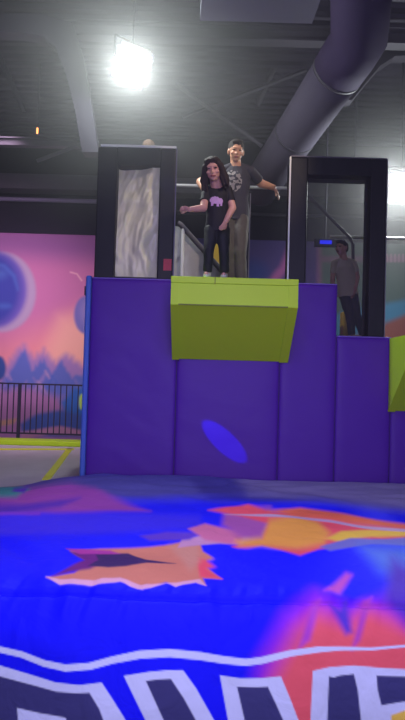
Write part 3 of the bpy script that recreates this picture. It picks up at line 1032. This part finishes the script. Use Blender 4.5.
def person(name, label, J, s, face, tilt, hair_fn, shirt_m, pant_m, shoe_m, skin, front=(0, -1, 0),
           sleeve=.55, lean_pants=1.0, group=None, hands=None, shirt_hook=None, hs=1.0, limb=1.0, kw=1.0):
    J = {k: Vector(v) for k, v in J.items()}
    J['front'] = Vector(front)
    root = empty(name, (J['ank_l'] + J['ank_r']) / 2, label, 'person', group)
    c, R = head_frame(J['head'], face, tilt=tilt)
    mid = (J['sh_l'] + J['sh_r']) / 2
    bm = bmesh.new()
    add_head(bm, c, R, s * hs)
    cap(bm, mid + Vector((0, 0, .01 * s)), c + R @ Vector((0, -.02, -.04)) * s * hs, .058 * s * hs, .052 * s * hs)
    cap(bm, mid.lerp(J['sh_l'], .7) + Vector((0, 0, .02 * s)), mid + Vector((0, 0, .055 * s)), .045 * s, .045 * s)
    cap(bm, mid.lerp(J['sh_r'], .7) + Vector((0, 0, .02 * s)), mid + Vector((0, 0, .055 * s)), .045 * s, .045 * s)
    loft(bm, torso_rings(J, s, -.006, k=kw))
    for q in 'lr':
        cap(bm, J['sh_' + q], J['el_' + q], .049 * s, .042 * s * limb)
        cap(bm, J['el_' + q], J['wr_' + q], .042 * s * limb, .029 * s * limb)
        h = (hands or {}).get(q, {})
        add_hand(bm, J['wr_' + q], h.get('d', J['wr_' + q] - J['el_' + q]), h.get('n', front), s * h.get('k', 1.0), h.get('curl', .5), h.get('side', 1))
        cap(bm, J['hip_' + q], J['kn_' + q], .080 * s, .055 * s)
        cap(bm, J['kn_' + q], J['ank_' + q], .055 * s, .036 * s)
        ft = J['ank_' + q] + J['toe'] * .15 * s
        cap(bm, J['ank_' + q] - Vector((0, 0, .03 * s)), ft - Vector((0, 0, .035 * s)), .036 * s, .028 * s)
    me = fuse(bm, .0055, 3, .4)
    mark(me, R, c, s * hs, 0)
    o = link('body', me, [skin, EYE_M, LIP], root)
    # shirt
    bm = bmesh.new()
    loft(bm, torso_rings(J, s, .012 * s, hem=-.10, k=kw))
    for q in 'lr':
        a, b = J['sh_' + q], J['sh_' + q].lerp(J['el_' + q], sleeve * 1.25)
        dv = (b - a).normalized()
        tube(bm, [a - dv * .02, a.lerp(b, .5), b], [.058 * s, .060 * s, .063 * s], 16)
        ell(bm, a, (.060 * s,) * 3)
        cap(bm, mid.lerp(a, .75) + Vector((0, 0, .02 * s)), mid.lerp(a, .3) + Vector((0, 0, .05 * s)), .052 * s, .046 * s)
    me = fuse(bm, .0065, 3, .45)
    # shallow cloth folds
    ruffle(me, .006 * s, 16, 10, 9)
    mats = [shirt_m] if not isinstance(shirt_m, list) else shirt_m
    sh = link('shirt', me, mats, root)
    if shirt_hook:
        shirt_hook(sh.data)
    # trousers
    bm = bmesh.new()
    rr = torso_rings(J, s, .006 * s, k=kw)
    loft(bm, [rr[0], rr[1], (rr[1][0].lerp(rr[2][0], .3), rr[2][1], rr[2][2])])
    for q in 'lr':
        lp = lean_pants
        tube(bm, [J['hip_' + q] + Vector((0, 0, .02)), J['hip_' + q].lerp(J['kn_' + q], .5), J['kn_' + q], J['kn_' + q].lerp(J['ank_' + q], .55), J['ank_' + q] + Vector((0, 0, .02 * s))],
             [.098 * s, .084 * s * lp, .068 * s * lp, .064 * s * lp, .060 * s * lp], 16)
        ell(bm, J['hip_' + q], (.098 * s,) * 3)
    me = fuse(bm, .0065, 3, .45)
    ruffle(me, .007 * s, 12, 10, 14)
    link('trousers', me, pant_m, root)
    # shoes
    for q in 'lr':
        bm = bmesh.new()
        a = J['ank_' + q] - Vector((0, 0, .045 * s))
        tv = J['toe'].normalized()
        rt = tv.cross(Vector((0, 0, 1))).normalized()
        R2 = Matrix((rt, tv, Vector((0, 0, 1)))).transposed()
        ell(bm, a + tv * .055 * s, (.045 * s, .125 * s, .045 * s), R2)
        ell(bm, a + tv * .115 * s - Vector((0, 0, .008)) * s, (.043 * s, .06 * s, .034 * s), R2)
        ell(bm, a - tv * .02 * s + Vector((0, 0, .03)) * s, (.043 * s, .055 * s, .045 * s), R2)
        zc = (a.z - .038 * s)
        me = fuse(bm, .006, 2, .4)
        for v in me.vertices:
            if v.co.z < zc: v.co.z = zc
        shoe = link('shoe', me, shoe_m, root)
    # hair
    bm = bmesh.new()
    hair_fn(bm, c, R, s * hs)
    me = fuse(bm, .006, 2, .4)
    ruffle(me, .005 * s, 60, 60, 14)
    link('hair', me, HAIR[name_hair.get(label, 0)], root)
    return root


HAIR = [mat('dark brown hair', (48, 34, 31), .8, bump=.5, bscale=40, stretch=(3, 3, .5)),
        mat('black brown hair', (38, 28, 26), .8, bump=.5, bscale=40, stretch=(3, 3, .5)),
        mat('light brown hair', (88, 64, 48), .8, bump=.5, bscale=40, stretch=(3, 3, .5))]
name_hair = {}


def hair_short(bm, c, R, s):
    def e(p, r): ell(bm, c + R @ (Vector(p) * s), [x * s for x in r], R, 18)
    e((0, -.020, .040), (.083, .097, .090))
    e((0, .050, .092), (.060, .040, .026))
    e((0, -.055, .0), (.076, .060, .075))


def hair_long(bm, c, R, s):
    """loose shoulder-length hair with a side parting"""
    def e(p, r): ell(bm, c + R @ (Vector(p) * s), [x * s for x in r], R, 18)
    def k(a, b, r0, r1): cap(bm, c + R @ (Vector(a) * s), c + R @ (Vector(b) * s), r0 * s, r1 * s)
    e((.006, -.024, .036), (.090, .100, .090))
    e((-.018, .046, .084), (.052, .042, .032))
    e((.040, .040, .076), (.040, .036, .034))
    e((0, -.055, .0), (.082, .062, .085))
    rr = random.Random(3)
    for q in (-1, 1):
        k((q * .030, .066, .088), (q * .074, .040, .020), .016, .020)
        k((q * .078, .036, .030), (q * .104, .016, -.090), .026, .030)
        for j in range(7):
            x = .078 + .040 * rr.random()
            y = -.07 + .10 * rr.random()
            z1 = -.125 - .06 * rr.random()
            k((q * .070, y, .03), (q * x, y + .01, -.09), .026, .024)
            k((q * x, y + .01, -.09), (q * (x + .02 * rr.random() - .004), y + .03 * rr.random(), z1), .024, .010)
    for j in range(6):
        x = -.06 + .024 * j
        k((x, -.075, .0), (x * 1.2, -.09, -.15 - .05 * rr.random()), .04, .014)


PZ = PLZ
# --- the girl on the ledge
def girl_print(me):
    """lavender animal print on the chest"""
    for p in me.polygons:
        if p.normal.y > -.2: continue
        q = proj(np.array([p.center[:]]))[0]
        x, y = q
        hit = ((x - 215) / 5.2) ** 2 + ((y - 200) / 3.6) ** 2 < 1 or ((x - 220) / 3.0) ** 2 + ((y - 201) / 2.8) ** 2 < 1 \
            or (211 < x < 213.4 and 201 < y < 206) or (216.6 < x < 219 and 201 < y < 206.2) or (220.4 < x < 222.3 and 202 < y < 206)
        if hit: p.material_index = 1


yg = 6.42
GJ = dict(head=P(213.5, 169.5, yg - .10), sh_l=P(206, 191, yg), sh_r=P(228, 190.5, yg + .02),
          el_l=P(203.5, 208, yg - .08), wr_l=P(190, 209.5, yg - .16), el_r=P(232.5, 208, yg + .0), wr_r=P(226, 221, yg - .1),
          pelvis=P(217, 229, yg + .04), hip_l=P(211.5, 231, yg + .03), hip_r=P(222.5, 231, yg + .03),
          kn_l=P(209.0, 250, yg - .05), kn_r=P(224.0, 251, yg - .05),
          ank_l=P(207.5, 271, yg + .0), ank_r=P(224.5, 272, yg + .02), toe=Vector((-.12, -1, 0)).normalized())
for q in 'lr':
    GJ['ank_' + q].z = PZ + .014 + .084 * .8
girl_l = 'girl in black T-shirt with lavender print, standing on the lime ledge'
name_hair[girl_l] = 0
person('person', girl_l, GJ, .80, (-.16, -1, -.34), .10, hair_long,
       [mat('black T-shirt', (20, 13, 22), .75, bump=.3, bscale=14), mat('lavender print', (205, 160, 205), .7, var=.15, vscale=30)],
       mat('black leggings', (15, 17, 20), .7, bump=.3, bscale=14), mat('white sneaker', (215, 212, 210), .5, var=.05), SKIN_G, hs=1.36, limb=1.2,
       sleeve=.5, hands={'l': dict(curl=1.2, n=(0, -.6, -1), side=1, d=(-1, -.3, .12), k=1.1), 'r': dict(curl=.55, n=(-.6, .6, 0), side=-1)}, shirt_hook=girl_print, kw=.92)

# --- the man behind her
def man_print(me):
    for p in me.polygons:
        if p.normal.y > -.1: continue
        x, y = proj(np.array([p.center[:]]))[0]
        if ((x - 233) / 9) ** 2 + ((y - 181) / 11) ** 2 < 1 and noise.noise(Vector((x * .35, y * .35, 2))) > -.05:
            p.material_index = 1


ym = 7.2
MJ = dict(head=P(236, 151.5, ym - .06), sh_l=P(221.5, 171, ym), sh_r=P(250.5, 171, ym + .02),
          el_l=P(200.5, 182, ym + .10), wr_l=P(207, 193, ym - .06), el_r=P(261, 183.5, ym + .16), wr_r=P(273.5, 187.5, ym + .26),
          pelvis=P(234.5, 217, ym + .06), hip_l=P(228.5, 219, ym + .05), hip_r=P(240.5, 219, ym + .05),
          kn_l=P(229, 252, ym - .02), kn_r=P(239.5, 252, ym - .04),
          ank_l=P(229, 284, ym + .06), ank_r=P(241, 284, ym + .04), toe=Vector((0, -1, 0)))
for q in 'lr':
    MJ['ank_' + q].z = PZ + .085
man_l = 'man in grey printed T-shirt standing behind the girl, arm stretched out'
name_hair[man_l] = 1
person('person', man_l, MJ, 1.02, (.10, -1, -.30), -.05, hair_short,
       [mat('charcoal T-shirt', (56, 52, 64), .8, bump=.3, bscale=12), mat('pale shirt print', (150, 142, 142), .7, var=.3, vscale=25)],
       mat('olive grey trousers', (84, 77, 73), .8, bump=.35, bscale=10), mat('dark shoe', (40, 38, 42), .5, var=.1), SKIN, hs=1.10, limb=1.2,
       sleeve=.62, lean_pants=1.15, hands={'r': dict(d=(.55, -.1, -.75), n=(-.2, .1, -1), curl=.35, side=-1), 'l': dict(curl=.6)}, shirt_hook=man_print)

# --- the boy behind the net
yb = 7.42
BJ = dict(head=P(341.5, 248, yb), sh_l=P(334.5, 263.5, yb), sh_r=P(353.5, 263, yb + .03),
          el_l=P(332.5, 279, yb + .02), wr_l=P(334, 293, yb - .05), el_r=P(357.5, 277, yb + .04), wr_r=P(355, 290.5, yb - .04),
          pelvis=P(348, 294, yb + .04), hip_l=P(344.5, 296, yb + .04), hip_r=P(352, 296, yb + .04),
          kn_l=P(349.5, 315, yb - .03), kn_r=P(357, 315, yb - .03),
          ank_l=P(352, 333, yb + .02), ank_r=P(363, 333, yb), toe=Vector((.35, -1, 0)).normalized())
for q in 'lr':
    BJ['ank_' + q].z = LZ + .084 * .72
boy_l = 'boy in grey T-shirt and dark trousers standing behind the net'
name_hair[boy_l] = 1
person('person', boy_l, BJ, .72, (-.8, -.7, -.05), 0, hair_short,
       mat('grey T-shirt', (200, 188, 165), .8, bump=.3, bscale=12),
       mat('dark boy trousers', (48, 44, 54), .8, bump=.35, bscale=10), mat('pale sneaker', (190, 186, 184), .5, var=.05), SKIN_G, hs=1.15,
       front=(-.3, -1, 0), sleeve=.5, lean_pants=1.05, hands={'r': dict(curl=.5, n=(-1, .3, 0), side=-1)})

# --- someone behind the left tower, only the hair shows
yh = 7.75
dx = lambda a, b: P(149 + a, b, yh)
HJ = dict(head=dx(0, 150.5), sh_l=dx(-18, 173), sh_r=dx(18, 173), el_l=dx(-23, 196), wr_l=dx(-22, 216), el_r=dx(23, 196), wr_r=dx(22, 216),
          pelvis=dx(0, 217), hip_l=dx(-7, 220), hip_r=dx(7, 220), kn_l=dx(-8, 254), kn_r=dx(8, 254), ank_l=dx(-8, 288), ank_r=dx(8, 288), toe=Vector((0, 1, 0)))
for q in 'lr':
    HJ['ank_' + q].z = PZ + .085
hid_l = 'person with brown hair hidden behind the left black tower'
name_hair[hid_l] = 2
person('person', hid_l, HJ, 1.0, (.2, 1, 0), 0, hair_short, mat('dark top', (50, 46, 60), .8, var=.1), mat('dark jeans', (40, 40, 56), .8, var=.1),
       mat('black shoe', (36, 34, 38), .5, var=.1), SKIN, front=(0, 1, 0))

# ---------------------------------------------------------------- light
def area(name, loc, aim, size, power, rgb, spread=180, sizey=None):
    l = bpy.data.lights.new(name, 'AREA')
    l.energy = power
    l.color = rgb
    l.shape = 'RECTANGLE'
    l.size = size
    l.size_y = sizey or size
    l.spread = math.radians(spread)
    o = bpy.data.objects.new(name, l)
    COL.objects.link(o)
    o.location = loc
    o.rotation_euler = (Vector(aim) - Vector(loc)).to_track_quat('-Z', 'Y').to_euler()
    return o


def spot(name, loc, aim, power, rgb, deg, blend=.3, r=.05):
    l = bpy.data.lights.new(name, 'SPOT')
    l.energy = power
    l.color = rgb
    l.spot_size = math.radians(deg)
    l.spot_blend = blend
    l.shadow_soft_size = r
    o = bpy.data.objects.new(name, l)
    COL.objects.link(o)
    o.location = loc
    o.rotation_euler = (Vector(aim) - Vector(loc)).to_track_quat('-Z', 'Y').to_euler()
    return o


def bulb(loc, watts, rgb, r):
    l = bpy.data.lights.new('flood_glow', 'POINT')
    l.energy, l.color, l.shadow_soft_size = watts, rgb, r
    o = bpy.data.objects.new('flood_glow', l)
    COL.objects.link(o)
    o.location = loc


bulb(fa + Ra.col[2] * .16, 110, (.92, 1, .97), .06)
area('flood_beam', fa, fa + Ra.col[2], .34, 60, (.92, 1, .98))
bulb(fb + Rb.col[2] * .16, 70, (.92, 1, 1), .12)
area('flood_beam', fb, fb + Rb.col[2], .38, 50, (.92, 1, 1))
area('hall_light', (.3, -2.4, 2.9), (0, 7, 2.4), 3.0, 60, (.74, .68, 1), 90)
area('bag_light', (.2, 1.4, 5.9), (0, 3.6, .9), 2.4, 104, (.47, .42, 1), 100)
area('mural_fill', (-4.2, 9.6, 5.6), (-3.6, 12.7, 2.6), 1.8, 47, (1, .72, 1), 90)  # added light without a fixture, brightens the left mural
area('mural_fill', (3.2, 9.9, 5.8), (3.0, 12.7, 2.6), 1.5, 26, (1, .85, .95), 90)  # second added light, lifts the middle and right mural
spot('people_fill', (2.3, 3.6, 6.5), P(226, 190, 7.0), 330, (1, .80, .60), 24, .5, .12)  # added warm spot with no fixture, put in to light the people
pb = P(169, 186, 6.96)
spot('blue_beam', (-2.6, 3.4, 6.4), pb, 160, (.04, .02, 1), 2.4, .6, .01)
pc = P(223, 440, 6.9)
spot('blue_beam', pc + Vector((-.70, -.36, .62)).normalized() * 5.4, pc, 4200, (.01, .0, 1), 2.5, .1, .01)

# ---------------------------------------------------------------- air, view
w = bpy.data.worlds.new('world')
S.world = w
w.use_nodes = True
nt = w.node_tree
bg = nt.nodes['Background']
bg.inputs[0].default_value = (.35, .3, .6, 1)
bg.inputs[1].default_value = 0.0
vs = nt.nodes.new('ShaderNodeVolumeScatter')
vs.inputs['Anisotropy'].default_value = .0
geo = nt.nodes.new('ShaderNodeNewGeometry')
HAZE_BASE = .003
prev = None
for ctr, rad, dens in ((fa + Vector((0, -.2, 0)), 2.6, .125), (fb + Vector((0, -.2, 0)), 2.3, .18)):
    # lens glow round each lamp, put in as scattering air that thins with distance
    dn = nt.nodes.new('ShaderNodeVectorMath'); dn.operation = 'DISTANCE'
    nt.links.new(geo.outputs['Position'], dn.inputs[0])
    dn.inputs[1].default_value = ctr
    mr = nt.nodes.new('ShaderNodeMapRange')
    mr.interpolation_type = 'SMOOTHSTEP'
    mr.inputs['From Min'].default_value = 0
    mr.inputs['From Max'].default_value = rad
    mr.inputs['To Min'].default_value = dens
    mr.inputs['To Max'].default_value = 0
    nt.links.new(dn.outputs['Value'], mr.inputs['Value'])
    ad = nt.nodes.new('ShaderNodeMath'); ad.operation = 'ADD'
    nt.links.new(mr.outputs[0], ad.inputs[0])
    if prev is None:
        ad.inputs[1].default_value = HAZE_BASE
    else:
        nt.links.new(prev.outputs[0], ad.inputs[1])
    prev = ad
nt.links.new(prev.outputs[0], vs.inputs['Density'])
nt.links.new(vs.outputs[0], nt.nodes['World Output'].inputs['Volume'])
w.cycles.volume_step_size = .35
S.cycles.use_denoising = True
S.cycles.max_bounces = 6
S.cycles.volume_bounces = 0
S.view_settings.view_transform = 'Standard'
S.view_settings.look = 'None'
S.view_settings.exposure = 0
S.view_settings.gamma = 1
